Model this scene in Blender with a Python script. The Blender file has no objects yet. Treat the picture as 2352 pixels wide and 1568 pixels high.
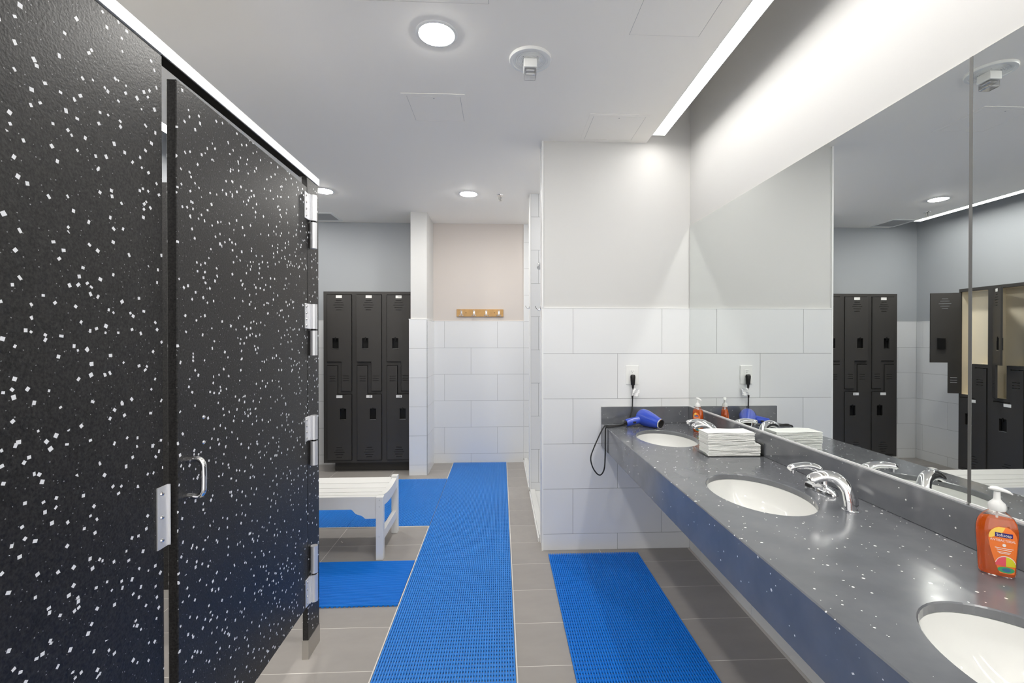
import bpy, bmesh, math, random
from mathutils import Vector, Matrix
R = random.Random(7)
D = bpy.data
S = bpy.context.scene
COL = S.collection
PI = math.pi

# ------------------------------------------------------------------ camera, world, exposure
cd = D.cameras.new('camera'); cam = D.objects.new('camera', cd); COL.objects.link(cam)
cam.location = (0, 0, 1.4352)
cam.rotation_euler = (PI/2 - 0.0055, 0, -0.0431)
cd.sensor_fit = 'HORIZONTAL'; cd.sensor_width = 36.0
cd.lens = 1056.03/2352*36
cd.shift_x = (1176-1195.41)/2352
cd.shift_y = (785.29-784)/2352
cd.clip_start = 0.02
S.camera = cam
w = D.worlds.new('world'); S.world = w; w.use_nodes = True
w.node_tree.nodes['Background'].inputs[0].default_value = (1.0, 0.99, 0.97, 1)
w.node_tree.nodes['Background'].inputs[1].default_value = 0.8  # neutral fill, added to brighten the room through its open end
S.view_settings.view_transform = 'Standard'
S.view_settings.look = 'None'
S.view_settings.exposure = 0.92
S.view_settings.gamma = 1.0
S.view_settings.use_curve_mapping = False
STRIP_E = 11.0      # emission of the two linear ceiling lights
DOWN_E = 132.0       # emission of the round downlights
try:
    S.cycles.use_denoising = True
    S.cycles.max_bounces = 9; S.cycles.diffuse_bounces = 5; S.cycles.glossy_bounces = 5
    S.cycles.use_adaptive_sampling = True; S.cycles.adaptive_threshold = 0.06
    S.cycles.transparent_max_bounces = 8; S.cycles.transmission_bounces = 5
    S.cycles.caustics_reflective = True; S.cycles.blur_glossy = 0.0
    S.cycles.sample_clamp_indirect = 8.0
except Exception:
    pass

# ------------------------------------------------------------------ dimensions
ZC = 2.78            # ceiling
XM = 1.2974          # mirror face
YN = 3.109           # tiled face of the pier
YF = 5.36            # tiled far wall
XL = -2.4385         # left wall
ZT = 1.6466          # top of wall tiles
T = 0.307            # tile pitch
XS = 0.268           # face of the shower fronts
ZTOP = 3.15
YB = -1.4            # end behind the camera, left open so the world fill enters
ZK = 0.8635          # worktop
XK = 0.684           # worktop front

# ------------------------------------------------------------------ materials
def new_mat(name):
    m = D.materials.new(name); m.use_nodes = True
    nt = m.node_tree; nt.nodes.clear()
    o = nt.nodes.new('ShaderNodeOutputMaterial'); b = nt.nodes.new('ShaderNodeBsdfPrincipled')
    nt.links.new(b.outputs[0], o.inputs[0])
    return m, nt, b, o
def N(nt, t, **kw):
    n = nt.nodes.new(t)
    for k, v in kw.items():
        if k.startswith('i_'):
            key = k[2:]
            key = int(key) if key.isdigit() else key.replace('_', ' ')
            n.inputs[key].default_value = v
        else: setattr(n, k, v)
    return n
def math_n(nt, op, a, b=None, clamp=False):
    n = nt.nodes.new('ShaderNodeMath'); n.operation = op; n.use_clamp = clamp
    for i, v in enumerate((a, b)):
        if v is None: continue
        if isinstance(v, (int, float)): n.inputs[i].default_value = v
        else: nt.links.new(v, n.inputs[i])
    return n.outputs[0]
def c4(c): return (c[0], c[1], c[2], 1)
def pm(name, col, rough=0.5, metal=0.0, spec=0.5, var=0.0, vscale=6.0, bump=0.0, bscale=60.0, coat=0.0, trans=0.0, ior=1.45, objvar=0.0):
    m, nt, b, o = new_mat(name)
    b.inputs['Base Color'].default_value = c4(col)
    b.inputs['Roughness'].default_value = rough
    b.inputs['Metallic'].default_value = metal
    b.inputs['Specular IOR Level'].default_value = spec
    b.inputs['IOR'].default_value = ior
    if coat: b.inputs['Coat Weight'].default_value = coat; b.inputs['Coat Roughness'].default_value = 0.05
    if trans: b.inputs['Transmission Weight'].default_value = trans
    tc = N(nt, 'ShaderNodeTexCoord')
    if var or objvar:
        nz = N(nt, 'ShaderNodeTexNoise', i_Scale=vscale, i_Detail=4.0)
        nt.links.new(tc.outputs['Object'], nz.inputs['Vector'])
        f = math_n(nt, 'MULTIPLY_ADD', nz.outputs['Fac'], 2*var)
        f.node.inputs[2].default_value = 1 - var
        if objvar:
            oi = N(nt, 'ShaderNodeObjectInfo')
            g = math_n(nt, 'MULTIPLY_ADD', oi.outputs['Random'], 2*objvar); g.node.inputs[2].default_value = 1-objvar
            f = math_n(nt, 'MULTIPLY', f, g)
        mx = N(nt, 'ShaderNodeMix', data_type='RGBA', blend_type='MULTIPLY')
        mx.inputs[0].default_value = 1.0; mx.inputs[6].default_value = c4(col)
        cmb = N(nt, 'ShaderNodeCombineColor')
        for i in range(3): nt.links.new(f, cmb.inputs[i])
        nt.links.new(cmb.outputs[0], mx.inputs[7]); nt.links.new(mx.outputs[2], b.inputs['Base Color'])
    if bump:
        nb = N(nt, 'ShaderNodeTexNoise', i_Scale=bscale, i_Detail=3.0)
        nt.links.new(tc.outputs['Object'], nb.inputs['Vector'])
        bp = N(nt, 'ShaderNodeBump', i_Strength=bump, i_Distance=0.002)
        nt.links.new(nb.outputs['Fac'], bp.inputs['Height']); nt.links.new(bp.outputs[0], b.inputs['Normal'])
    return m
def em(name, col, strength):
    m, nt, b, o = new_mat(name); nt.nodes.remove(b)
    e = N(nt, 'ShaderNodeEmission'); e.inputs[0].default_value = c4(col); e.inputs[1].default_value = strength
    nt.links.new(e.outputs[0], o.inputs[0]); return m
def clear(name, col=(1, 1, 1), gloss=0.12, rough=0.03):
    m, nt, b, o = new_mat(name); nt.nodes.remove(b)
    tr = N(nt, 'ShaderNodeBsdfTransparent'); tr.inputs[0].default_value = c4(col)
    gl = N(nt, 'ShaderNodeBsdfGlossy'); gl.inputs['Roughness'].default_value = rough
    fr = N(nt, 'ShaderNodeLayerWeight', i_Blend=0.25)
    f = math_n(nt, 'MULTIPLY_ADD', fr.outputs['Fresnel'], 0.6, True); f.node.inputs[2].default_value = gloss
    mx = N(nt, 'ShaderNodeMixShader'); nt.links.new(f, mx.inputs[0]); nt.links.new(tr.outputs[0], mx.inputs[1]); nt.links.new(gl.outputs[0], mx.inputs[2])
    nt.links.new(mx.outputs[0], o.inputs[0]); return m

def chips_layer(nt, vec, cell, lo, hi, frac, seed, cluster=None):
    """rotated little rectangles scattered in the plane: returns a 0/1 socket"""
    off = N(nt, 'ShaderNodeVectorMath', operation='ADD'); off.inputs[1].default_value = (seed*3.17, seed*1.73, 0)
    nt.links.new(vec, off.inputs[0])
    vo = N(nt, 'ShaderNodeTexVoronoi', voronoi_dimensions='2D', feature='F1'); vo.inputs['Scale'].default_value = 1/cell
    nt.links.new(off.outputs[0], vo.inputs['Vector'])
    sub = N(nt, 'ShaderNodeVectorMath', operation='SUBTRACT'); nt.links.new(off.outputs[0], sub.inputs[0]); nt.links.new(vo.outputs['Position'], sub.inputs[1])
    sc = N(nt, 'ShaderNodeSeparateColor'); nt.links.new(vo.outputs['Color'], sc.inputs[0])
    ro = N(nt, 'ShaderNodeVectorRotate', rotation_type='Z_AXIS'); nt.links.new(sub.outputs[0], ro.inputs['Vector'])
    nt.links.new(math_n(nt, 'MULTIPLY', sc.outputs[0], 6.28), ro.inputs['Angle'])
    sx = N(nt, 'ShaderNodeSeparateXYZ'); nt.links.new(ro.outputs[0], sx.inputs[0])
    ax = math_n(nt, 'ABSOLUTE', sx.outputs[0]); ay = math_n(nt, 'ABSOLUTE', sx.outputs[1])
    r1 = math_n(nt, 'MULTIPLY_ADD', sc.outputs[1], hi-lo); r1.node.inputs[2].default_value = lo
    fr = math_n(nt, 'FRACT', math_n(nt, 'MULTIPLY', sc.outputs[1], 7.31))
    r2 = math_n(nt, 'MULTIPLY_ADD', fr, hi-lo); r2.node.inputs[2].default_value = lo
    a = math_n(nt, 'LESS_THAN', ax, r1); b_ = math_n(nt, 'LESS_THAN', ay, r2)
    if cluster is None: k = math_n(nt, 'LESS_THAN', sc.outputs[2], frac)
    else: k = math_n(nt, 'LESS_THAN', sc.outputs[2], math_n(nt, 'MULTIPLY', cluster, frac))
    return math_n(nt, 'MULTIPLY', math_n(nt, 'MULTIPLY', a, b_), k)

def partition_mat():
    m, nt, b, o = new_mat('speckled_black_plastic')
    tc = N(nt, 'ShaderNodeTexCoord'); ge = N(nt, 'ShaderNodeNewGeometry')
    s = N(nt, 'ShaderNodeSeparateXYZ'); nt.links.new(tc.outputs['Object'], s.inputs[0])
    cv = N(nt, 'ShaderNodeCombineXYZ'); nt.links.new(s.outputs[1], cv.inputs[0]); nt.links.new(s.outputs[2], cv.inputs[1])
    cl = N(nt, 'ShaderNodeTexNoise', i_Scale=7.0, i_Detail=1.0); nt.links.new(cv.outputs[0], cl.inputs['Vector'])
    clu = math_n(nt, 'MULTIPLY_ADD', cl.outputs['Fac'], 2.6); clu.node.inputs[2].default_value = -0.35
    a = chips_layer(nt, cv.outputs[0], 0.027, 0.0026, 0.0046, 0.32, 1, clu)
    c = chips_layer(nt, cv.outputs[0], 0.036, 0.0022, 0.0040, 0.26, 5, clu)
    d = chips_layer(nt, cv.outputs[0], 0.016, 0.0006, 0.0012, 0.35, 9)
    f = math_n(nt, 'MAXIMUM', a, c)
    f = math_n(nt, 'MAXIMUM', f, math_n(nt, 'MULTIPLY', d, 0.35))
    nx = N(nt, 'ShaderNodeSeparateXYZ'); nt.links.new(ge.outputs['True Normal'], nx.inputs[0])
    f = math_n(nt, 'MULTIPLY', f, math_n(nt, 'GREATER_THAN', math_n(nt, 'ABSOLUTE', nx.outputs[0]), 0.5))
    nz = N(nt, 'ShaderNodeTexNoise', i_Scale=190.0, i_Detail=3.0); nt.links.new(tc.outputs['Object'], nz.inputs['Vector'])
    ramp = N(nt, 'ShaderNodeValToRGB'); ramp.color_ramp.elements[0].color = (0.003, 0.003, 0.003, 1); ramp.color_ramp.elements[1].color = (0.030, 0.028, 0.0275, 1)
    ramp.color_ramp.elements[0].position = 0.32; ramp.color_ramp.elements[1].position = 0.72
    nt.links.new(nz.outputs['Fac'], ramp.inputs[0])
    mx = N(nt, 'ShaderNodeMix', data_type='RGBA'); nt.links.new(f, mx.inputs[0]); nt.links.new(ramp.outputs[0], mx.inputs[6]); mx.inputs[7].default_value = (0.80, 0.81, 0.84, 1)
    nt.links.new(mx.outputs[2], b.inputs['Base Color'])
    b.inputs['Roughness'].default_value = 0.42; b.inputs['Specular IOR Level'].default_value = 0.38
    bp = N(nt, 'ShaderNodeBump', i_Strength=0.5, i_Distance=0.001); nt.links.new(nz.outputs['Fac'], bp.inputs['Height']); nt.links.new(bp.outputs[0], b.inputs['Normal'])
    return m

def counter_mat():
    m, nt, b, o = new_mat('grey_solid_surface')
    tc = N(nt, 'ShaderNodeTexCoord')
    nz = N(nt, 'ShaderNodeTexNoise', i_Scale=9.0, i_Detail=6.0); nt.links.new(tc.outputs['Object'], nz.inputs['Vector'])
    ramp = N(nt, 'ShaderNodeValToRGB'); ramp.color_ramp.elements[0].color = (0.108, 0.113, 0.126, 1); ramp.color_ramp.elements[1].color = (0.140, 0.146, 0.160, 1)
    ramp.color_ramp.elements[0].position = 0.3; ramp.color_ramp.elements[1].position = 0.7
    nt.links.new(nz.outputs['Fac'], ramp.inputs[0])
    f = None
    for cell, rad, frac, sd in ((0.033, 0.0046, 0.62, 1), (0.020, 0.0027, 0.6, 2)):
        mp = N(nt, 'ShaderNodeMapping'); mp.inputs['Location'].default_value = (sd*1.3, sd*2.1, sd*0.7); nt.links.new(tc.outputs['Object'], mp.inputs[0])
        vo = N(nt, 'ShaderNodeTexVoronoi', voronoi_dimensions='3D', feature='F1'); vo.inputs['Scale'].default_value = 1/cell
        nt.links.new(mp.outputs[0], vo.inputs['Vector'])
        sc = N(nt, 'ShaderNodeSeparateColor'); nt.links.new(vo.outputs['Color'], sc.inputs[0])
        r = math_n(nt, 'MULTIPLY', sc.outputs[1], rad/cell)
        g = math_n(nt, 'MULTIPLY', math_n(nt, 'LESS_THAN', vo.outputs['Distance'], r), math_n(nt, 'LESS_THAN', sc.outputs[2], frac))
        f = g if f is None else math_n(nt, 'MAXIMUM', f, g)
    mx = N(nt, 'ShaderNodeMix', data_type='RGBA'); nt.links.new(f, mx.inputs[0]); nt.links.new(ramp.outputs[0], mx.inputs[6]); mx.inputs[7].default_value = (0.8, 0.8, 0.8, 1)
    nt.links.new(mx.outputs[2], b.inputs['Base Color'])
    n2 = N(nt, 'ShaderNodeTexNoise', i_Scale=14.0, i_Detail=5.0); nt.links.new(tc.outputs['Object'], n2.inputs['Vector'])
    rr = math_n(nt, 'MULTIPLY_ADD', n2.outputs['Fac'], 0.14); rr.node.inputs[2].default_value = 0.10
    nt.links.new(rr, b.inputs['Roughness'])
    b.inputs['Specular IOR Level'].default_value = 1.0
    return m

M = {}
M['paint'] = pm('white_wall_paint', (0.63, 0.625, 0.613), 0.6, bump=0.05, bscale=220)
M['ceil'] = pm('white_ceiling_paint', (0.95, 0.915, 0.855), 0.7)
M['warm'] = pm('warm_white_paint', (0.66, 0.605, 0.565), 0.6, bump=0.05, bscale=220)
M['grey'] = pm('blue_grey_paint', (0.40, 0.418, 0.438), 0.55, bump=0.05, bscale=220)
M['tile'] = pm('white_ceramic_tile', (0.78, 0.785, 0.79), 0.24, spec=0.45, objvar=0.012)
M['grout'] = pm('grey_grout', (0.30, 0.30, 0.30), 0.9)
M['ftile'] = pm('grey_porcelain_floor_tile', (0.335, 0.312, 0.291), 0.36, spec=0.42, var=0.09, vscale=5.0, bump=0.04, bscale=40, objvar=0.03)
M['fgrout'] = pm('light_floor_grout', (0.72, 0.69, 0.65), 0.9)
M['trimw'] = pm('white_metal_trim', (0.85, 0.85, 0.84), 0.35)
M['part'] = partition_mat()
M['counter'] = counter_mat()
M['alu'] = pm('anodised_aluminium', (0.88, 0.88, 0.88), 0.4, 0.25)
M['chrome'] = pm('polished_chrome', (0.86, 0.86, 0.87), 0.05, 1.0)
M['steel'] = pm('brushed_steel', (0.55, 0.53, 0.50), 0.32, 1.0)
M['seam'] = pm('grey_mirror_joint', (0.16, 0.16, 0.155), 0.35, 0.4)
M['hinge'] = pm('satin_hinge_metal', (0.80, 0.80, 0.82), 0.32, 0.6)
M['ceramic'] = pm('white_vitreous_china', (0.72, 0.72, 0.70), 0.06, spec=0.5)
M['black'] = pm('black_locker_plastic', (0.050, 0.047, 0.044), 0.45, spec=0.4, bump=0.12, bscale=180)
M['blackcup'] = pm('black_latch_plastic', (0.008, 0.008, 0.008), 0.35)
M['cream'] = pm('cream_locker_interior', (0.80, 0.72, 0.56), 0.5, var=0.05)
M['plate'] = pm('white_number_plate', (0.82, 0.81, 0.78), 0.4)
M['ink'] = pm('dark_ink', (0.03, 0.03, 0.035), 0.6)
M['blue'] = pm('blue_vinyl_matting', (0.002, 0.185, 0.70), 0.42, spec=0.35, objvar=0.0)
M['blue2'] = pm('blue_vinyl_matting_runner', (0.022, 0.235, 0.72), 0.36, spec=0.6)
M['bench'] = pm('white_painted_wood', (0.78, 0.775, 0.755), 0.4, var=0.02, vscale=12)
M['wood'] = pm('pine_board', (0.55, 0.32, 0.12), 0.5, var=0.25, vscale=18)
M['plasticw'] = pm('white_plastic', (0.82, 0.82, 0.80), 0.35)
M['grille'] = pm('grey_grille_metal', (0.42, 0.42, 0.42), 0.5)
M['lens'] = clear('clear_strobe_lens', (0.9, 0.9, 0.9), 0.25, 0.05)
M['reflector'] = pm('strobe_reflector', (0.6, 0.6, 0.6), 0.15, 1.0)
M['acrylic'] = clear('clear_acrylic', (0.95, 0.96, 0.96), 0.10, 0.03)
M['paper'] = pm('white_paper_towel', (0.86, 0.86, 0.84), 0.9, spec=0.2, bump=0.2, bscale=200)
M['dryer'] = pm('blue_glossy_plastic', (0.030, 0.075, 0.50), 0.16, spec=0.6, coat=0.4)
M['blackp'] = pm('black_plastic', (0.012, 0.011, 0.010), 0.28)
M['cord'] = pm('black_rubber_cord', (0.015, 0.015, 0.015), 0.4)
M['tag'] = pm('crumpled_warning_tag', (0.80, 0.80, 0.80), 0.45, var=0.12, vscale=90)
M['strip'] = em('linear_light_diffuser', (1.0, 0.975, 0.93), STRIP_E)
M['down'] = em('downlight_diffuser', (1.0, 0.975, 0.925), DOWN_E)
M['bottle'] = clear('clear_bottle_plastic', (0.97, 0.95, 0.93), 0.06, 0.03)
M['pump'] = pm('frosted_white_pump', (0.86, 0.86, 0.85), 0.35, trans=0.15)
M['label'] = pm('orange_label_print', (0.86, 0.20, 0.035), 0.4)
M['lyellow'] = pm('yellow_label_print', (0.92, 0.60, 0.10), 0.4)
M['lnavy'] = pm('navy_label_print', (0.02, 0.015, 0.16), 0.4)
M['lwhite'] = pm('white_label_print', (0.86, 0.82, 0.78), 0.4)
M['lpink'] = pm('pink_label_print', (0.78, 0.10, 0.13), 0.4)
M['lgreen'] = pm('green_label_print', (0.05, 0.33, 0.14), 0.4)
M['llime'] = pm('lime_label_print', (0.66, 0.62, 0.03), 0.4)
M['lblue'] = pm('blue_label_print', (0.05, 0.15, 0.28), 0.4)
def liquid():
    m, nt, b, o = new_mat('orange_liquid_soap'); nt.nodes.remove(b)
    tr = N(nt, 'ShaderNodeBsdfTransparent'); tr.inputs[0].default_value = (1.0, 0.42, 0.06, 1)
    df = N(nt, 'ShaderNodeBsdfDiffuse'); df.inputs[0].default_value = (1.0, 0.30, 0.03, 1)
    tl = N(nt, 'ShaderNodeBsdfTranslucent'); tl.inputs[0].default_value = (1.0, 0.34, 0.03, 1)
    gl = N(nt, 'ShaderNodeBsdfGlossy'); gl.inputs['Roughness'].default_value = 0.05
    a = N(nt, 'ShaderNodeMixShader', i_0=0.5); nt.links.new(df.outputs[0], a.inputs[1]); nt.links.new(tl.outputs[0], a.inputs[2])
    c = N(nt, 'ShaderNodeMixShader', i_0=0.45); nt.links.new(a.outputs[0], c.inputs[1]); nt.links.new(tr.outputs[0], c.inputs[2])
    e = N(nt, 'ShaderNodeMixShader', i_0=0.05); nt.links.new(c.outputs[0], e.inputs[1]); nt.links.new(gl.outputs[0], e.inputs[2])
    nt.links.new(e.outputs[0], o.inputs[0]); return m
M['liquid'] = liquid()
def mirror():
    m, nt, b, o = new_mat('silvered_glass'); nt.nodes.remove(b)
    g = N(nt, 'ShaderNodeBsdfGlossy'); g.inputs['Roughness'].default_value = 0.0; g.inputs[0].default_value = (0.80, 0.825, 0.815, 1)
    nt.links.new(g.outputs[0], o.inputs[0]); return m
M['mirror'] = mirror()

# ------------------------------------------------------------------ mesh helpers
def link(o, parent=None):
    COL.objects.link(o)
    if parent is not None: o.parent = parent
    return o
def mesh(name, verts, faces, mat, smooth=False):
    me = D.meshes.new(name); me.from_pydata([tuple(v) for v in verts], [], faces); me.update()
    if mat is not None: me.materials.append(M[mat] if isinstance(mat, str) else mat)
    if smooth:
        me.polygons.foreach_set('use_smooth', [True]*len(me.polygons)); me.update()
    return me
def obj(name, me, parent=None, loc=None):
    o = D.objects.new(name, me); link(o, parent)
    if loc is not None: o.location = loc
    return o
def wpos(parent):
    """world-space base of a (never rotated while building) parent chain"""
    v = Vector((0, 0, 0))
    while parent is not None: v += parent.location; parent = parent.parent
    return v
BOXF = [(0, 3, 2, 1), (4, 5, 6, 7), (0, 1, 5, 4), (1, 2, 6, 5), (2, 3, 7, 6), (3, 0, 4, 7)]
def boxv(x, y, z): return [(x[0], y[0], z[0]), (x[1], y[0], z[0]), (x[1], y[1], z[0]), (x[0], y[1], z[0]), (x[0], y[0], z[1]), (x[1], y[0], z[1]), (x[1], y[1], z[1]), (x[0], y[1], z[1])]
UNIT = {}
def box(name, x, y, z, mat, parent=None, bevel=0.0, local=False, segs=2):
    """box from coordinate ranges; world coordinates unless local"""
    cx, cy, cz = (x[0]+x[1])/2, (y[0]+y[1])/2, (z[0]+z[1])/2
    dx, dy, dz = abs(x[1]-x[0]), abs(y[1]-y[0]), abs(z[1]-z[0])
    base = Vector((0, 0, 0)) if (parent is None or local) else wpos(parent)
    if not bevel:
        if mat not in UNIT: UNIT[mat] = mesh('unit_box_'+mat, boxv((-.5, .5), (-.5, .5), (-.5, .5)), BOXF, mat)
        o = obj(name, UNIT[mat], parent, Vector((cx, cy, cz))-base); o.scale = (dx, dy, dz); return o
    key = ('b', mat, round(dx, 5), round(dy, 5), round(dz, 5), bevel, segs)
    if key not in UNIT:
        bm = bmesh.new(); vs = [bm.verts.new(v) for v in boxv((-dx/2, dx/2), (-dy/2, dy/2), (-dz/2, dz/2))]
        for f in BOXF: bm.faces.new([vs[i] for i in f])
        bmesh.ops.bevel(bm, geom=bm.edges[:], offset=bevel, segments=segs, affect='EDGES', profile=0.5)
        me = D.meshes.new(name); bm.to_mesh(me); bm.free(); me.materials.append(M[mat]); UNIT[key] = me
    return obj(name, UNIT[key], parent, Vector((cx, cy, cz))-base)
def thing(name, label, cat, loc=(0, 0, 0), rotz=0.0, group=None):
    o = D.objects.new(name, None); o.empty_display_size = 0.05; COL.objects.link(o)
    o.location = loc; o.rotation_euler = (0, 0, rotz); o['label'] = label; o['category'] = cat
    if group: o['group'] = group
    return o
def struct(o, label=None):
    o['kind'] = 'structure'
    if label: o['label'] = label
    return o
def tag(o, label, cat, group=None):
    o['label'] = label; o['category'] = cat
    if group: o['group'] = group
    return o
def wobj(name, me, parent):
    """mesh authored in world coordinates put under a placed parent"""
    return obj(name, me, parent, -wpos(parent))
def lathe_data(profile, n=32, axis='Z', sx=1.0, sy=1.0, caps=True):
    vs, fs = [], []
    for r, h in profile:
        for k in range(n):
            a = 2*PI*k/n; vs.append((r*math.cos(a)*sx, r*math.sin(a)*sy, h))
    for i in range(len(profile)-1):
        for k in range(n):
            a, b = i*n+k, i*n+(k+1) % n; fs.append((a, b, b+n, a+n))
    if caps:
        fs.append(tuple(range(n-1, -1, -1))); L0 = (len(profile)-1)*n; fs.append(tuple(range(L0, L0+n)))
    return vs, fs
def lathe(name, profile, mat, parent=None, loc=(0, 0, 0), n=32, sx=1, sy=1, caps=True, smooth=True):
    v, f = lathe_data(profile, n, sx=sx, sy=sy, caps=caps)
    me = mesh(name, v, f, mat, smooth)
    if smooth: auto_smooth(me)
    return obj(name, me, parent, loc)
def auto_smooth(me, ang=0.7):
    bm = bmesh.new(); bm.from_mesh(me)
    for e in bm.edges:
        if len(e.link_faces) == 2 and e.calc_face_angle(0) > ang: e.smooth = False
    bm.to_mesh(me); bm.free()
def catmull(pts, per=8):
    P = [Vector(p) for p in pts]; P = [2*P[0]-P[1]] + P + [2*P[-1]-P[-2]]; out = []
    for i in range(1, len(P)-2):
        for k in range(per):
            t = k/per; a, b, c, d = P[i-1], P[i], P[i+1], P[i+2]
            out.append(0.5*((2*b)+(c-a)*t+(2*a-5*b+4*c-d)*t*t+(3*b-a-3*c+d)*t**3))
    out.append(P[-2]); return out
def tube_data(pts, rad, n=12, flat=None, up=Vector((0, 0, 1))):
    """tube through pts; rad a number or per-point list; flat = (width factor, height factor)"""
    vs, fs = [], []
    m = len(pts)
    rad = rad if isinstance(rad, (list, tuple)) else [rad]*m
    prev = None
    for i, p in enumerate(pts):
        t = (pts[min(i+1, m-1)]-pts[max(i-1, 0)]).normalized()
        if prev is None:
            u = t.cross(up)
            if u.length < 1e-3: u = t.cross(Vector((0, 1, 0)))
            u.normalize()
        else:
            u = prev-t*prev.dot(t); u.normalize()
        prev = u; v = u.cross(t)
        fw, fh = flat if flat else (1, 1)
        for k in range(n):
            a = 2*PI*k/n; vs.append(p+u*math.cos(a)*rad[i]*fw+v*math.sin(a)*rad[i]*fh)
    for i in range(m-1):
        for k in range(n):
            a, b = i*n+k, i*n+(k+1) % n; fs.append((a, b, b+n, a+n))
    fs.append(tuple(range(n-1, -1, -1))); L0 = (m-1)*n; fs.append(tuple(range(L0, L0+n)))
    return vs, fs
def tube(name, pts, rad, mat, parent=None, n=12, per=8, flat=None, world=True, smooth_path=True):
    P = catmull(pts, per) if smooth_path else [Vector(p) for p in pts]
    if isinstance(rad, (list, tuple)):
        m = len(P); r = []
        for i in range(m):
            s = i/(m-1)*(len(rad)-1); j = min(int(s), len(rad)-2); r.append(rad[j]+(rad[j+1]-rad[j])*(s-j))
        rad = r
    v, f = tube_data(P, rad, n, flat); me = mesh(name, v, f, mat, True); auto_smooth(me)
    if parent is not None and world: return wobj(name, me, parent)
    return obj(name, me, parent)
def grid_solid(name, xs, zs, solid, y0, y1, mat):
    """plate in the local xz plane made of the grid cells for which solid(xc, zc) holds; holes get walls"""
    xs, zs = sorted(set(round(a, 5) for a in xs)), sorted(set(round(a, 5) for a in zs))
    nx, nz = len(xs)-1, len(zs)-1
    s = [[solid((xs[i]+xs[i+1])/2, (zs[j]+zs[j+1])/2) for j in range(nz)] for i in range(nx)]
    vid, vs, fs = {}, [], []
    def V(i, j, k):
        if (i, j, k) not in vid: vid[(i, j, k)] = len(vs); vs.append((xs[i], (y0, y1)[k], zs[j]))
        return vid[(i, j, k)]
    for i in range(nx):
        for j in range(nz):
            if not s[i][j]: continue
            fs.append((V(i, j, 0), V(i+1, j, 0), V(i+1, j+1, 0), V(i, j+1, 0)))
            fs.append((V(i, j, 1), V(i, j+1, 1), V(i+1, j+1, 1), V(i+1, j, 1)))
            if i == 0 or not s[i-1][j]: fs.append((V(i, j, 0), V(i, j+1, 0), V(i, j+1, 1), V(i, j, 1)))
            if i == nx-1 or not s[i+1][j]: fs.append((V(i+1, j, 0), V(i+1, j, 1), V(i+1, j+1, 1), V(i+1, j+1, 0)))
            if j == 0 or not s[i][j-1]: fs.append((V(i, j, 0), V(i, j, 1), V(i+1, j, 1), V(i+1, j, 0)))
            if j == nz-1 or not s[i][j+1]: fs.append((V(i, j+1, 0), V(i+1, j+1, 0), V(i+1, j+1, 1), V(i, j+1, 1)))
    return mesh(name, vs, fs, mat)
def extrude(name, poly, d0, d1, mat, axis='Y'):
    """prism: 2D polygon (a,b) extruded along axis between d0 and d1"""
    n = len(poly)
    def P(a, b, d):
        return {'Y': (a, d, b), 'X': (d, a, b), 'Z': (a, b, d)}[axis]
    vs = [P(a, b, d0) for a, b in poly]+[P(a, b, d1) for a, b in poly]
    fs = [tuple(range(n-1, -1, -1)), tuple(range(n, 2*n))]+[(i, (i+1) % n, n+(i+1) % n, n+i) for i in range(n)]
    me = mesh(name, vs, fs, mat)
    bm = bmesh.new(); bm.from_mesh(me); bmesh.ops.recalc_face_normals(bm, faces=bm.faces[:]); bm.to_mesh(me); bm.free()
    return me
def text_mesh(name, body, size, mat, extrude_d=0.0, spacing=1.0):
    cu = D.curves.new('txt', 'FONT'); cu.body = body; cu.size = size; cu.align_x = 'CENTER'; cu.align_y = 'CENTER'; cu.extrude = extrude_d
    cu.space_character = spacing; cu.resolution_u = 3
    o = D.objects.new('txt', cu); COL.objects.link(o)
    dg = bpy.context.evaluated_depsgraph_get(); me = D.meshes.new_from_object(o.evaluated_get(dg))
    D.objects.remove(o); D.curves.remove(cu); me.name = name; me.materials.clear(); me.materials.append(M[mat]); return me

# ------------------------------------------------------------------ room shell
GAP = 0.0026
def tiles(parent, axis, pos, sgn, a0, a1, z0, z1, joint, skip=None):
    """running-bond wall tiles on the plane axis=pos facing sgn, rows counted down from ZT; every tile its own piece"""
    th, back = 0.005, 0.009
    def put(nm, lo, hi, zl, zh, near, far, mat):
        d = (pos-sgn*far, pos-sgn*near) if sgn > 0 else (pos+near, pos+far)
        if axis == 'Y': box(nm, (lo, hi), d, (zl, zh), mat, parent)
        else: box(nm, d, (lo, hi), (zl, zh), mat, parent)
    put('grout', a0, a1, z0, z1, 0.0016, back, 'grout')
    r = math.floor((ZT-z1)/T+1e-6); 
    while True:
        zt_, zb_ = ZT-r*T, ZT-(r+1)*T
        if zt_ <= z0+1e-4: break
        zh, zl = min(zt_, z1), max(zb_, z0)
        off = joint+(0 if r % 2 == 0 else T)
        k = math.floor((a0-off)/(2*T))
        while True:
            lo, hi = off+k*2*T, off+(k+1)*2*T
            if lo >= a1-1e-4: break
            lo2, hi2 = max(lo, a0), min(hi, a1)
            if hi2-lo2 > 0.006 and zh-zl > 0.006 and not (skip and skip(lo2, hi2, zl, zh)):
                put('tile', lo2+GAP/2, hi2-GAP/2, zl+GAP/2, zh-GAP/2, 0.0, th, 'tile')
            k += 1
        r += 1
BK = 0.009
floor = struct(box('floor', (XL-0.1, XM+0.15), (YB-0.1, YF+0.15), (-0.10, -0.0005), 'fgrout'), 'grey porcelain tiled floor with pale grout lines')
fx0, fy0 = -1.163, 2.0086
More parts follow.
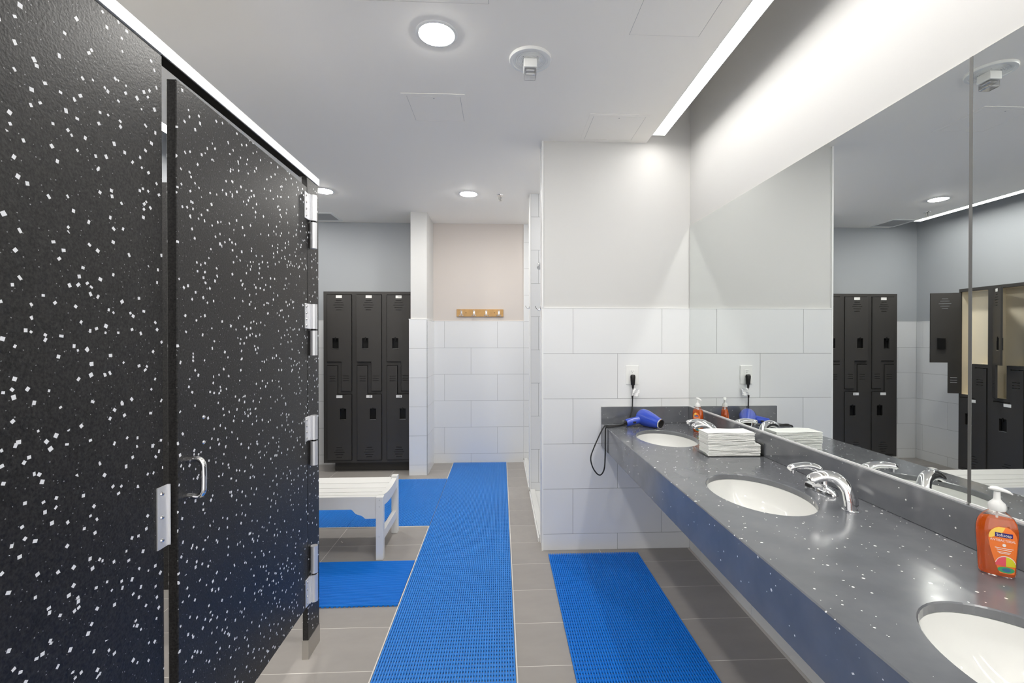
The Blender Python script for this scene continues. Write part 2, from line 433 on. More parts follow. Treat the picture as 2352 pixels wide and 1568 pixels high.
for i in range(-3, 6):
    for j in range(-12, 12):
        x0, x1, y0, y1 = fx0+i*0.6125, fx0+(i+1)*0.6125, fy0+j*T, fy0+(j+1)*T
        x0, x1, y0, y1 = max(x0, XL), min(x1, XM+0.004), max(y0, YB), min(y1, YF)
        if x1-x0 < 0.02 or y1-y0 < 0.02: continue
        cx, cy = (x0+x1)/2, (y0+y1)/2
        if cy > YN+0.1 and cx > XS+0.25: continue      # shower trays
        if cy > YN+0.15: x1 = min(x1, XS+0.01)
        if x1-x0 < 0.02: continue
        t = box('floor_tile', (x0+.002, x1-.002), (y0+.002, y1-.002), (-0.012, 0.0), 'ftile'); 
        t.parent = floor; t.matrix_parent_inverse = Matrix.Translation(floor.location).inverted() if False else Matrix.Identity(4)
        # floor itself is a scaled unit box: undo its scale for the piece
        t.location = ((t.location.x-floor.location.x)/floor.scale.x, (t.location.y-floor.location.y)/floor.scale.y, (t.location.z-floor.location.z)/floor.scale.z)
        t.scale = (t.scale.x/floor.scale.x, t.scale.y/floor.scale.y, t.scale.z/floor.scale.z)

def wall(name, x, y, z, mat, label):
    """wall body as its own mesh (unscaled) so that pieces can be parented to it"""
    me = mesh(name, boxv(x, y, z), BOXF, mat); o = obj(name, me); struct(o, label); return o

ceiling = wall('ceiling', (-2.09, 0.997), (YB, YF+0.02), (ZC, ZTOP), 'ceil', 'white painted ceiling')
wall('ceiling_shower', (0.997, 1.30), (YN+0.012, YF+0.02), (ZC, ZTOP), 'ceil', 'white ceiling over the shower stalls')
wall('ceiling_cove_right', (0.99, 1.40), (YB, YN+0.1), (ZTOP, ZTOP+0.05), 'ceil', 'top of the light slot above the mirror wall')
wall('ceiling_cove_left', (XL-0.1, -2.08), (YB, YF+0.1), (ZTOP, ZTOP+0.05), 'ceil', 'top of the light slot above the left wall')
wr = wall('wall_right', (XM+0.005, XM+0.15), (YB, YN+0.02), (0, ZTOP), 'paint', 'white wall behind the mirror')
tiles(wr, 'X', XM+0.0035, -1, YB, YN, 0, ZK-0.02, 2.327-T)
wl = wall('wall_left', (XL-0.12, XL-BK), (YB, YF+0.1), (0, ZTOP), 'grey', 'blue grey painted left wall above white tiles')
tiles(wl, 'X', XL, 1, 2.25, YF, 0, ZT, 4.66)
tiles(wl, 'X', XL, 1, YB, 2.14, 0, ZC, 4.66)  # stall part tiled white up to the ceiling, added to bounce light
wb = wall('wall_back', (XL-0.1, -0.90), (YF+BK, YF+0.13), (0, ZTOP), 'grey', 'blue grey painted wall behind the lockers')
tiles(wb, 'Y', YF, -1, XL, -0.96, 0, ZT, -1.9)
wf = wall('wall_far', (-0.90, 1.30), (YF+BK, YF+0.13), (0, ZTOP), 'warm', 'warm white far wall above white tiles')
tiles(wf, 'Y', YF, -1, -0.772, XS, 0, ZT, -0.650)
tiles(wf, 'Y', YF, -1, XS+0.004, 1.18, 0, ZC, -0.650)
# pillar between the lockers and the hook wall
wp = wall('wall_pillar', (-0.948, -0.779), (4.896, YF+0.02), (0, ZC), 'paint', 'white pillar right of the lockers')
tiles(wp, 'Y', 4.887, -1, -0.965, -0.770, 0, ZT, -5.0)
tiles(wp, 'X', -0.770, 1, 4.887, YF, 0, ZT, 4.5)
box('tile_return', (-0.965, -0.948), (4.8925, 5.03), (0, ZT-0.002), 'tile', wp)
# pier at the end of the worktop
wq = wall('wall_pier', (0.292, XM+0.02), (YN+BK, YN+0.122), (0, ZTOP), 'paint', 'white pier wall at the end of the vanity, tiled below')
tiles(wq, 'Y', YN, -1, 0.288, XM+0.004, 0, ZT, 0.492)
tiles(wq, 'Y', YN+0.131, 1, 0.288, 1.19, 0, ZC, 0.492)
# wall between the two showers
wd = wall('wall_shower_divider', (XS+0.012, 1.19), (4.254, 4.346), (0, ZC), 'paint', 'tiled wall between the two showers')
tiles(wd, 'Y', 4.245, -1, XS+0.012, 1.18, 0, ZC, 0.35)
tiles(wd, 'Y', 4.355, 1, XS+0.012, 1.18, 0, ZC, 0.35)
ws = wall('wall_shower', (1.19, 1.30), (YN+0.13, YF+0.02), (0, ZC), 'paint', 'tiled side wall inside the showers')
tiles(ws, 'X', 1.18, -1, YN+0.131, 4.245, 0.04, ZC, 3.3)
tiles(ws, 'X', 1.18, -1, 4.355, YF, 0.04, ZC, 4.6)
# thin metal trims
k = 0
def trim(x, y, z, mat='trimw', label='thin white tile edge trim'):
    global k; k += 1
    return struct(box('trim_%d' % k, x, y, z, mat), label)
trim((0.283, XM), (YN-0.0015, YN+BK), (ZT, ZT+0.006))
trim((0.279, 0.290), (YN-0.0015, YN+0.010), (0, ZC-0.001))
trim((0.279, 0.290), (YN+0.121, YN+0.1325), (0, ZC-0.001))
trim((0.281, 0.2925), (YN+0.010, YN+0.121), (0, ZC-0.001), 'tile', 'white tiled end of the pier')
trim((-0.772, XS), (YF-0.0015, YF+BK), (ZT, ZT+0.006))
trim((-0.967, -0.768), (4.8855, 4.896), (ZT, ZT+0.006))
trim((-0.779, -0.7685), (4.896, YF), (ZT, ZT+0.006))
trim((XS, XS+0.006), (YF-0.003, YF+BK), (0.05, ZC-0.001))
trim((XS, XS+0.012), (4.243, 4.357), (0.05, ZC-0.001), 'trimw', 'white edge of the wall between the showers')
trim((XL, -1.905), (YF-0.0015, YF+BK), (ZT, ZT+0.006))
trim((XL-BK, XL+0.0015), (2.25, YF), (ZT, ZT+0.006))
# floor trims around the sunk runner matting
MX0, MX1 = -0.5455, 0.067
BY0, BY1 = 3.545, 4.735
for a in (((MX1, MX1+0.006), (0.2, YF-0.01)), ((MX0-0.006, MX0), (0.2, BY0)), ((MX0-0.006, MX0), (BY1, YF-0.01)), ((-1.76, MX0), (BY0-0.006, BY0)), ((-1.76, MX0), (BY1, BY1+0.006))):
    trim(a[0], a[1], (-0.004, 0.0075), 'fgrout', 'pale edging strip beside the blue matting')

# ------------------------------------------------------------------ lights
def strip_light(x0, x1, y0, y1, label):
    t = thing('linear_light', label, 'light', ((x0+x1)/2, (y0+y1)/2, ZC), group='linear ceiling lights')
    box('housing', (x0, x1), (y0, y1), (ZC+0.006, ZC+0.07), 'trimw', t)
    box('side_rail', (x0, x0+0.003), (y0, y1), (ZC-0.002, ZC+0.006), 'trimw', t)
    box('side_rail', (x1-0.003, x1), (y0, y1), (ZC-0.002, ZC+0.006), 'trimw', t)
    box('diffuser', (x0+0.0032, x1-0.0032), (y0+0.002, y1-0.001), (ZC-0.001, ZC+0.0055), 'strip', t)
strip_light(0.997, 1.082, YB+0.2, 2.992, 'long linear light beside the mirror wall')
strip_light(-2.178, -2.09, YB+0.2, 5.04, 'long linear light along the grey locker wall')
DL = [(-0.281, 2.046, 'round downlight nearest the stall door'), (-0.297, 4.271, 'round downlight above the blue matting by the hook rail'), (-1.60, 4.24, 'round downlight above the bench, half behind the post'), (-0.28, -0.18, 'round downlight behind the viewer'), (-1.55, 1.55, 'added unseen downlight over the toilet stall, fill light'), (0.74, 3.72, 'round downlight inside the shower behind the pier'), (0.74, 4.86, 'round downlight inside the far shower')]  # the one over the stall is unseen, added to fill the room
for x, y, lb in DL:
    kk = 0.6 if 'shower' in lb else 1.0
    t = thing('downlight', lb, 'light', (x, y, ZC), group='round ceiling downlights')
    lathe('trim_ring', [(0.076*kk, -0.001), (0.078*kk, -0.005), (0.088*kk, -0.004), (0.092*kk, 0.0)], 'plasticw', t, n=40, caps=False)
    lathe('diffuser', [(0.0001, -0.013), (0.03*kk, -0.0118), (0.055*kk, -0.0085), (0.07*kk, -0.0045), (0.0775*kk, -0.001)], 'down', t, n=40, caps=False)

# ------------------------------------------------------------------ toilet stall front
XD = -0.863
st = thing('stall_partition', 'black toilet stall front with white flecks and aluminium head rail', 'partition', (XD, 1.6, 0))
box('pilaster', (XD-0.025, XD), (0.42, 1.2155), (0.03, 2.158), 'part', st, bevel=0.002, segs=1)
post = box('post', (XD-0.025, XD), (2.095, 2.222), (0.03, 2.16), 'part', st, bevel=0.002, segs=1)
box('shoe', (XD-0.027, XD+0.002), (2.093, 2.224), (0.0, 0.086), 'steel', st)
box('side_panel', (XL+0.002, XD-0.027), (2.145, 2.170), (0.30, 2.145), 'part', st, bevel=0.002, segs=1)
rail = [(XD-0.036, 2.162), (XD-0.036, 2.168), (XD-0.006, 2.200), (XD+0.003, 2.194), (XD+0.003, 2.162)]
wobj('head_rail', extrude('head_rail', rail, 0.40, 2.226, 'alu', 'Y'), st)
wobj('head_rail_underside', extrude('head_rail_underside', [(XD-0.034, 2.1605), (XD-0.034, 2.163), (XD-0.001, 2.163), (XD-0.001, 2.1605)], 1.217, 2.093, 'blackp', 'Y'), st)
# door: built about its hinge line
dang = 0.0205
dr = thing('x', '', '', (XD, 2.0925, 0.0))
del dr['label']; del dr['category']
D.objects.remove(dr)
dm = D.meshes.new('door')
bm = bmesh.new(); vv = [bm.verts.new(v) for v in boxv((-0.0255, 0.0), (-0.852, 0.0), (0.242, 2.115))]
for f in BOXF: bm.faces.new([vv[i] for i in f])
bmesh.ops.bevel(bm, geom=bm.edges[:], offset=0.002, segments=1, affect='EDGES'); bm.to_mesh(dm); bm.free(); dm.materials.append(M['part'])
door = obj('door', dm, st, Vector((XD, 2.0925, 0))-wpos(st)); door.rotation_euler = (0, 0, dang)
# pull handle and screws in the door's own frame
hy = -0.813
hp = [(0.0, hy, 1.110), (0.028, hy, 1.112), (0.040, hy, 1.100), (0.042, hy, 1.080), (0.042, hy, 1.042), (0.040, hy, 1.022), (0.028, hy, 1.011), (0.0, hy, 1.013)]
tube('pull_handle', hp, 0.0072, 'chrome', door, n=14, per=6, world=False)
for z in (1.214, 1.142):
    o = lathe('screw', [(0.0001, 0.003), (0.004, 0.0025), (0.006, 0.0)], 'chrome', door, (0.0, -0.742, z), n=12, caps=False); o.rotation_euler = (0, PI/2, 0)
# hinges
def hinge(z0, z1, up):
    """leaf with screws on the door and two barrels; up: leaf half is the upper one"""
    zm = (z0+z1)/2
    lz = (zm+0.004, z1) if up else (z0, zm-0.004); bz = (z0, zm-0.004) if up else (zm+0.004, z1)
    h = box('hinge', (XD, XD+0.005), (2.063, 2.108), lz, 'hinge', st, bevel=0.0015, segs=1)
    for zz in lz and [lz[0]+0.014+i*(lz[1]-lz[0]-0.028)/3 for i in range(4)]:
        o = lathe('screw', [(0.0001, 0.003), (0.0035, 0.0024), (0.005, 0.0)], 'steel', st, (0, 0, 0), n=10, caps=False); o.rotation_euler = (0, PI/2, 0)
        o.location = Vector((XD+0.005, 2.075, zz))-wpos(st)
    for zz in bz and ((lz), (bz)):
        c = lathe('hinge_barrel', [(0.0155, zz[0]), (0.0155, zz[1])], 'hinge', st, (0, 0, 0), n=24); c.location = Vector((XD+0.0165, 2.123, 0))-wpos(st)
    c = lathe('hinge_pin', [(0.011, zm-0.006), (0.011, zm+0.006)], 'blackp', st, (0, 0, 0), n=16); c.location = Vector((XD+0.0165, 2.123, 0))-wpos(st)
    box('hinge_rib', (XD, XD+0.009), (2.098, 2.110), lz, 'hinge', st)
hinge(1.846, 2.087, True); hinge(1.364, 1.595, True); hinge(0.867, 1.092, True); hinge(0.249, 0.500, False)
sp = box('strike_plate', (XD, XD+0.003), (1.190, 1.228), (0.904, 1.061), 'hinge', st)
for z in (0.925, 0.983, 1.043):
    o = lathe('screw', [(0.0001, 0.004), (0.004, 0.0032), (0.0058, 0.0)], 'chrome', st, (0, 0, 0), n=14, caps=False); o.rotation_euler = (0, PI/2, 0)
    o.location = Vector((XD+0.003, 1.204, z))-wpos(st)
box('strike_lip', (XD+0.003, XD+0.008), (1.2255, 1.2285), (0.904, 1.061), 'hinge', st)

# ------------------------------------------------------------------ vanity: worktop, splash, apron
SINKS = [2.635, 1.680, 0.727]
SA, SB, SXC = 0.166, 0.232, 0.963
va = thing('vanity_worktop', 'long dark grey worktop with white flecks and three oval sink cut-outs', 'worktop', (1.0, 1.3, 0.711))
def worktop():
    vs, fs = [], []
    X0, X1 = XK+0.003, XM+0.0005
    cells = [(2.158, YN-0.001), (1.203, 2.158), (0.250, 1.203)]
    th = 0.022
    for (y0, y1), yc in zip(cells, SINKS):
        angs = set(2*PI*i/72 for i in range(72))
        for cx, cy in ((X0, y0), (X1, y0), (X1, y1), (X0, y1)): angs.add(math.atan2(cy-yc, cx-SXC) % (2*PI))
        angs = sorted(angs); n = len(angs); b = len(vs)
        for a in angs:
            c, s = math.cos(a), math.sin(a)
            t = min([(X1-SXC)/c if c > 1e-9 else 1e9, (X0-SXC)/c if c < -1e-9 else 1e9, (y1-yc)/s if s > 1e-9 else 1e9, (y0-yc)/s if s < -1e-9 else 1e9])
            r = 1/math.sqrt((c/SA)**2+(s/SB)**2)
            ro = 1/math.sqrt((c/(SA+0.003))**2+(s/(SB+0.003))**2)
            vs += [(SXC+c*t, yc+s*t, ZK), (SXC+c*ro, yc+s*ro, ZK), (SXC+c*r, yc+s*r, ZK-0.003), (SXC+c*r, yc+s*r, ZK-th), (SXC+c*t, yc+s*t, ZK-th)]
        for i in range(n):
            p, q = b+i*5, b+((i+1) % n)*5
            for u in range(4): fs.append((p+u, q+u, q+u+1, p+u+1))
    b = len(vs); vs += [(X0, -0.9, ZK), (X1, -0.9, ZK), (X1, 0.25, ZK), (X0, 0.25, ZK), (X0, -0.9, ZK-th), (X1, -0.9, ZK-th), (X1, 0.25, ZK-th), (X0, 0.25, ZK-th)]
    fs += [(b, b+1, b+2, b+3), (b+4, b+7, b+6, b+5), (b, b+4, b+5, b+1)]
    me = mesh('worktop_slab', vs, fs, 'counter')
    bm = bmesh.new(); bm.from_mesh(me); bmesh.ops.remove_doubles(bm, verts=bm.verts[:], dist=1e-5); bmesh.ops.recalc_face_normals(bm, faces=bm.faces[:]); bm.to_mesh(me); bm.free()
    return me
wobj('worktop_slab', worktop(), va)
wobj('apron', extrude('apron', [(XK+0.003, ZK), (XK, ZK-0.003), (XK, 0.711), (XK+0.022, 0.711), (XK+0.022, ZK-0.022), (XK+0.003, ZK-0.022)], -0.9, YN-0.001, 'counter', 'Y'), va)
box('backsplash', (1.2856, XM-0.0002), (-0.9, YN-0.001), (ZK+0.0004, 0.9775), 'counter', va, bevel=0.0015, segs=1)
box('side_splash', (XK+0.001, 1.2854), (YN-0.013, YN-0.0008), (ZK+0.0004, 0.9775), 'counter', va, bevel=0.0015, segs=1)
# sinks
for i, yc in enumerate(SINKS):
    s = thing('sink_basin', ['white oval undermount sink beside the hair dryer', 'white oval undermount sink in the middle of the worktop', 'white oval undermount sink at the near corner, cut by the frame'][i], 'sink', (SXC, yc, ZK-0.175), group='oval sinks in the worktop')
    prof = []
    nb = 14
    for j in range(nb+1):
        a = j/nb*PI/2
        prof.append((max(math.sin(a), 0.13)**0.8, 0.012+0.14*(1-math.cos(a)**0.9 if j < nb else 1)))
    prof = [(0.13, 0.012)]+[q for q in prof if q[0] > 0.135]
    prof += [(1.03, 0.1525), (1.11, 0.1525), (1.12, 0.145)]+[(q[0]*1.05+0.02, q[1]-0.010) for q in reversed(prof)]
    lathe('bowl', prof, 'ceramic', s, n=64, sx=SA, sy=SB, caps=False)
    lathe('drain', [(0.0001, 0.010), (0.016, 0.011), (0.022, 0.0145), (0.024, 0.0125)], 'chrome', s, n=28, caps=False)
# sensor faucets and soap dispensers
def faucet(yc, label):
    t = thing('sensor_faucet', label, 'faucet', (1.215, yc+0.014, ZK+0.0006), group='chrome faucets at the sinks')
    base = [(0.0001, 0.0), (1.0, 0.0), (1.0, 0.006), (0.93, 0.013), (0.72, 0.021), (0.45, 0.027), (0.0001, 0.028)]
    lathe('base', base, 'chrome', t, n=40, sx=0.031, sy=0.084, caps=False)
    tube('spout', [(0.008, 0, 0.015), (0.006, 0, 0.050), (-0.010, 0, 0.078), (-0.045, 0.0, 0.092), (-0.085, -0.003, 0.093), (-0.116, -0.006, 0.089), (-0.127, -0.007, 0.084)], [0.026, 0.022, 0.019, 0.016, 0.0145, 0.0135, 0.010], 'chrome', t, n=20, per=6, flat=(1.15, 0.85), world=False)
    lathe('aerator', [(0.0095, 0.0), (0.0095, 0.016)], 'chrome', t, (-0.112, -0.006, 0.068), n=20)
    o = box('sensor_window', (-0.034, -0.028), (0.012, 0.040), (0.004, 0.016), 'blackp', t, local=True)
def dispenser(yc, label):
    t = thing('soap_dispenser', label, 'dispenser', (1.172, yc-0.195, ZK+0.0006), group='chrome soap dispensers at the sinks')
    lathe('collar', [(0.0275, 0.0), (0.0275, 0.003), (0.025, 0.005)], 'chrome', t, n=32)
    tube('spout', [(0, 0, 0.002), (-0.001, 0.003, 0.035), (-0.008, 0.010, 0.068), (-0.028, 0.022, 0.096), (-0.056, 0.031, 0.107), (-0.085, 0.038, 0.104), (-0.108, 0.043, 0.093), (-0.114, 0.045, 0.087)], [0.0245, 0.0235, 0.021, 0.019, 0.018, 0.0175, 0.016, 0.011], 'chrome', t, n=24, per=6, flat=(1.1, 0.72), world=False)
    lathe('nozzle', [(0.007, 0.0), (0.007, 0.018)], 'blackp', t, (-0.098, 0.041, 0.080), n=16)
for i, yc in enumerate(SINKS):
    nm = ['farthest', 'middle', 'nearest'][i]
    faucet(yc, 'chrome sensor faucet behind the %s sink' % nm)
    dispenser(yc, 'arched chrome soap dispenser on the near side of the %s sink' % nm)

# ------------------------------------------------------------------ mirror
for y0, y1, lb in ((1.2220, YN-0.0025, 'large frameless wall mirror panel beside the pier'), (-0.9, 1.2125, 'wall mirror panel at the right edge, nearest the viewer')):
    t = thing('wall_mirror', lb, 'mirror', (XM, (y0+y1)/2, 0.984), group='mirror panels')
    wobj('glass', mesh('mirror_glass', [(XM, y0, 0.984), (XM, y1, 0.984), (XM, y1, 2.2143), (XM, y0, 2.2143)], [(0, 3, 2, 1)], 'mirror'), t)
    box('backing', (XM+0.0008, XM+0.0048), (y0, y1), (0.984, 2.2143), 'steel', t)
    if y0 > 0: box('joint_strip', (XM-0.0006, XM+0.0045), (1.2126, 1.2219), (0.984, 2.2143), 'seam', t)
    box('bottom_channel', (XM-0.0035, XM+0.004), (y0, y1), (0.9778, 0.9838), 'alu', t)


# ------------------------------------------------------------------ lockers
LW, LH, LD = 0.3177, 1.846, 0.312
def fr(z): return LH-z
DX0, DX1 = 0.041, 0.298
U_TOP, U_MID, U_BOT, U_LEG = fr(0.036), fr(0.755), fr(1.07), 0.193
L_TOP, L_MID, L_BOT, L_LEG = fr(0.80), fr(1.109), 0.030, 0.150
def in_u(x, z, g=0.0): return DX0-g < x < DX1+g and ((U_MID-g < z < U_TOP+g) or (U_BOT-g < z < U_TOP+g and x > U_LEG-g))
def in_l(x, z, g=0.0): return DX0-g < x < DX1+g and ((L_BOT-g < z < L_MID+g) or (L_BOT-g < z < L_TOP+g and x < L_LEG+g))
SL = 0.0045
def slots(cx, zs_, ws): return [(cx-w_/2, cx+w_/2, z-SL/2, z+SL/2) for z, w_ in zip(zs_, ws)]
DIA = (0.060, 0.084, 0.112, 0.084, 0.060)
uh = slots(0.165, [fr(0.107+0.0255*i-0.012) for i in range(5)], DIA)+slots(0.240, [fr(0.909+0.0255*i) for i in range(3)], (0.062,)*3)
lh = slots(0.100, [fr(0.912+0.0255*i) for i in range(3)], (0.062,)*3)+slots(0.168, [fr(1.68+0.0255*i) for i in range(5)], DIA)
LATU = (0.097, 0.163, fr(0.615), fr(0.502)); LATL = (0.176, 0.242, fr(1.377), fr(1.262))
def door_mesh(name, inside, holes, xs, zs, ox):
    xs = list(xs); zs = list(zs)
    for a, b, c, d in holes: xs += [a, b]; zs += [c, d]
    def solid(x, z): return inside(x, z) and not any(a < x < b and c < z < d for a, b, c, d in holes)
    me = grid_solid(name, xs, zs, solid, -0.014, 0.0, 'black')
    for v in me.vertices: v.co.x -= ox
    return me
G = 0.0055
frame_me = grid_solid('front_frame', [0, LW, DX0-G, DX1+G, U_LEG-G, L_LEG+G], [0, LH, U_TOP+G, U_MID-G, U_BOT-G, L_TOP+G, L_MID+G, L_BOT-G], lambda x, z: not (in_u(x, z, G) or in_l(x, z, G)), -0.004, 0.012, 'black')
uface = door_mesh('upper_door', in_u, uh+[LATU], [DX0, DX1, U_LEG], [U_TOP, U_MID, U_BOT], DX1)
lface = door_mesh('lower_door', in_l, lh+[LATL], [DX0, DX1, L_LEG], [L_TOP, L_MID, L_BOT], DX1)
def tray_mesh(name, poly, y0, y1, mat, flip=False):
    n = len(poly); vs = [(a, y0, b) for a, b in poly]+[(a, y1, b) for a, b in poly]
    fs = [(i, n+i, n+(i+1) % n, (i+1) % n) for i in range(n)]+[tuple(range(n, 2*n))]
    return mesh(name, vs, fs, mat)
uliner = tray_mesh('upper_interior', [(DX0-.004, U_TOP+.004), (DX0-.004, U_MID-.004), (U_LEG-.004, U_MID-.004), (U_LEG-.004, U_BOT-.004), (DX1+.004, U_BOT-.004), (DX1+.004, U_TOP+.004)], 0.0125, 0.115, 'cream')
cupU = tray_mesh('latch_cup', [(LATU[0], LATU[2]), (LATU[1], LATU[2]), (LATU[1], LATU[3]), (LATU[0], LATU[3])], -0.0138, 0.016, 'blackcup')
cupL = tray_mesh('latch_cup', [(LATL[0], LATL[2]), (LATL[1], LATL[2]), (LATL[1], LATL[3]), (LATL[0], LATL[3])], -0.0138, 0.016, 'blackcup')
for me in (cupU, cupL):
    for v in me.vertices: v.co.x -= DX1
def lbox(name, x, y, z, mat, parent): return box(name, x, y, z, mat, parent, local=True)
def locker(loc, rot, label, group, bx=0.0, th_u=0.0, th_l=0.0, open_u=False, num=(None, None)):
    t = thing('locker', label, 'locker', loc, rot, group)
    obj('front_frame', frame_me, t)
    lbox('side', (0, 0.008), (0.012, LD), (0, LH), 'black', t); lbox('side', (LW-0.008, LW), (0.012, LD), (0, LH), 'black', t)
    lbox('top', (0.008, LW-0.008), (0.012, LD), (LH-0.008, LH), 'black', t); lbox('back', (0.008, LW-0.008), (LD-0.006, LD), (0, LH-0.008), 'black', t)
    lbox('bottom', (0.008, LW-0.008), (0.012, LD-0.006), (0, 0.008), 'black', t)
    lbox('base', (bx, LW), (0.07, LD-0.004), (-0.106, -0.0005), 'black', t)
    if open_u: obj('upper_interior', uliner, t)
    for nm, fm, th, cup, lat, plz, pw, nn in (('upper_door', uface, th_u, cupU, LATU, fr(0.056), 0.167, num[0]), ('lower_door', lface, th_l, cupL, LATL, fr(1.131), 0.170, num[1])):
        d = obj(nm, fm, t, (DX1, 0, 0)); d.rotation_euler = (0, 0, th)
        obj('latch_cup', cup, d)
        ox = DX1
        lbox('latch_lip', (lat[0]-ox, lat[1]-ox), (-0.0165, -0.012), (lat[2]-0.004, lat[2]+0.001), 'steel', d)
        xm_ = (lat[0]+lat[1])/2-ox
        lbox('latch_tongue', (xm_-0.005, xm_+0.005), (-0.019, -0.010), (lat[3]-0.026, lat[3]+0.012), 'blackcup', d)
        lbox('number_plate', (pw-0.032-ox, pw+0.032-ox), (-0.0158, -0.0138), (plz-0.0145, plz+0.0145), 'plate', d)
        if nn:
            me = text_mesh('number', nn, 0.026, 'ink'); o = obj('number', me, d, (pw+0.008-ox, -0.0162, plz)); o.rotation_euler = (PI/2, 0, 0)
    return t
YLK, XLK, ZLK = 5.037, -1.9035, 0.106
labs = ['black locker unit at the left end of the far bank', 'middle black locker unit of the far bank, upper door ajar', 'black locker unit beside the white pillar']
for i in range(3):
    locker((XLK+i*LW, YLK, ZLK), 0.0, labs[i], 'lockers on the far wall', bx=(0.095 if i == 0 else 0.0), th_u=(0.0, 0.06, 0.0)[i], num=((None, None), (None, '12'), ('10', '14'))[i])
XLB = -2.118
llabs = ['black locker unit with upper door wide open and cream inside, seen in the mirror', 'black locker unit with upper door partly open, seen at the mirror edge', 'closed black locker unit on the left wall beyond the open ones', 'closed black locker unit on the left wall nearest the stalls']
for i in range(4):
    locker((XLB, 4.530-(i+1)*LW, ZLK), PI/2, llabs[i], 'lockers on the left wall', th_u=(1.93, 0.64, 0, 0)[i], open_u=i < 2)

# ------------------------------------------------------------------ bench
bx0, bx1 = -2.00, -0.764
be = thing('bench', 'white painted wooden slatted bench with curved ends', 'bench', ((bx0+bx1)/2, 3.25, 0))
LEGW = 0.046
def seatz(y): 
    u = (y-3.26)/0.22; return 0.383+0.024*u*u
for xa in (bx1-LEGW, bx0):
    box('leg', (xa, xa+LEGW), (3.014, 3.060), (0, 0.412), 'bench', be, bevel=0.003)
    box('leg', (xa, xa+LEGW), (3.437, 3.482), (0, 0.428), 'bench', be, bevel=0.003)
    # curved end rail
    poly = []
    ys = [3.058+i*(3.440-3.058)/14 for i in range(15)]
    top = [(y, seatz(y)+0.012) for y in ys]; bot = [(y, seatz(y)-0.058) for y in ys]
    vs, fs = [], []
    x0_, x1_ = xa+0.006, xa+LEGW-0.006
    for (y, zt_), (_, zb_) in zip(top, bot): vs += [(x0_, y, zt_), (x1_, y, zt_), (x1_, y, zb_), (x0_, y, zb_)]
    for i in range(14):
        for u in range(4): fs.append((i*4+u, i*4+(u+1) % 4, (i+1)*4+(u+1) % 4, (i+1)*4+u))
    fs += [(0, 3, 2, 1), (56, 57, 58, 59)]
    me = mesh('end_rail', vs, fs, 'bench'); bm = bmesh.new(); bm.from_mesh(me); bmesh.ops.recalc_face_normals(bm, faces=bm.faces[:]); bm.to_mesh(me); bm.free()
    wobj('end_rail', me, be)
    box('stretcher', (xa+0.008, xa+LEGW-0.008), (3.060, 3.437), (0.112, 0.170), 'bench', be, bevel=0.002)
edges = [3.022, 3.116, 3.206, 3.296, 3.386, 3.478]
for a, b in zip(edges[:-1], edges[1:]):
    za, zb = seatz(a), seatz(b); g = 0.003
    th = 0.020
    me = extrude('slat', [(a+g, za), (b-g, zb), (b-g, zb-th), (a+g, za-th)], bx0+0.046, bx1-0.0465, 'bench', 'X'); wobj('slat', me, be)
ap = [(bx0+LEGW, 0.400), (bx1-LEGW, 0.400), (bx1-LEGW, 0.269), (-0.882, 0.269), (-0.893, 0.281), (-0.909, 0.291), (-0.930, 0.296), (-0.945, 0.304), (-0.958, 0.319), (-0.970, 0.330)]
mir = lambda q: (bx0+bx1-q[0], q[1])
ap += [mir(q) for q in reversed(ap[3:])]+[(bx0+LEGW, 0.269)]
wobj('apron', extrude('apron', ap, 3.026, 3.046, 'bench', 'Y'), be)
wobj('rear_apron', extrude('rear_apron', [(bx0+LEGW, 0.384), (bx1-LEGW, 0.384), (bx1-LEGW, 0.30), (bx0+LEGW, 0.30)], 3.452, 3.470, 'bench', 'Y'), be)
for x, z in ((-0.787, 0.394), (-0.787, 0.350), (-0.789, 0.155)):
    o = lathe('screw', [(0.0001, 0.0006), (0.003, 0.0004)], 'grille', be, (0, 0, 0), n=10, caps=False); o.rotation_euler = (PI/2, 0, 0); o.location = Vector((x, 3.0138, z))-wpos(be)
o = tag(obj('wood_splinter', mesh('wood_splinter', boxv((-0.012, 0.012), (-0.0025, 0.0025), (0, 0.003)), BOXF, 'fgrout'), None, (-1.124, 3.30, 0.0005)), 'tiny pale scrap lying on the floor under the bench', 'debris'); o.rotation_euler = (0, 0, -0.8)

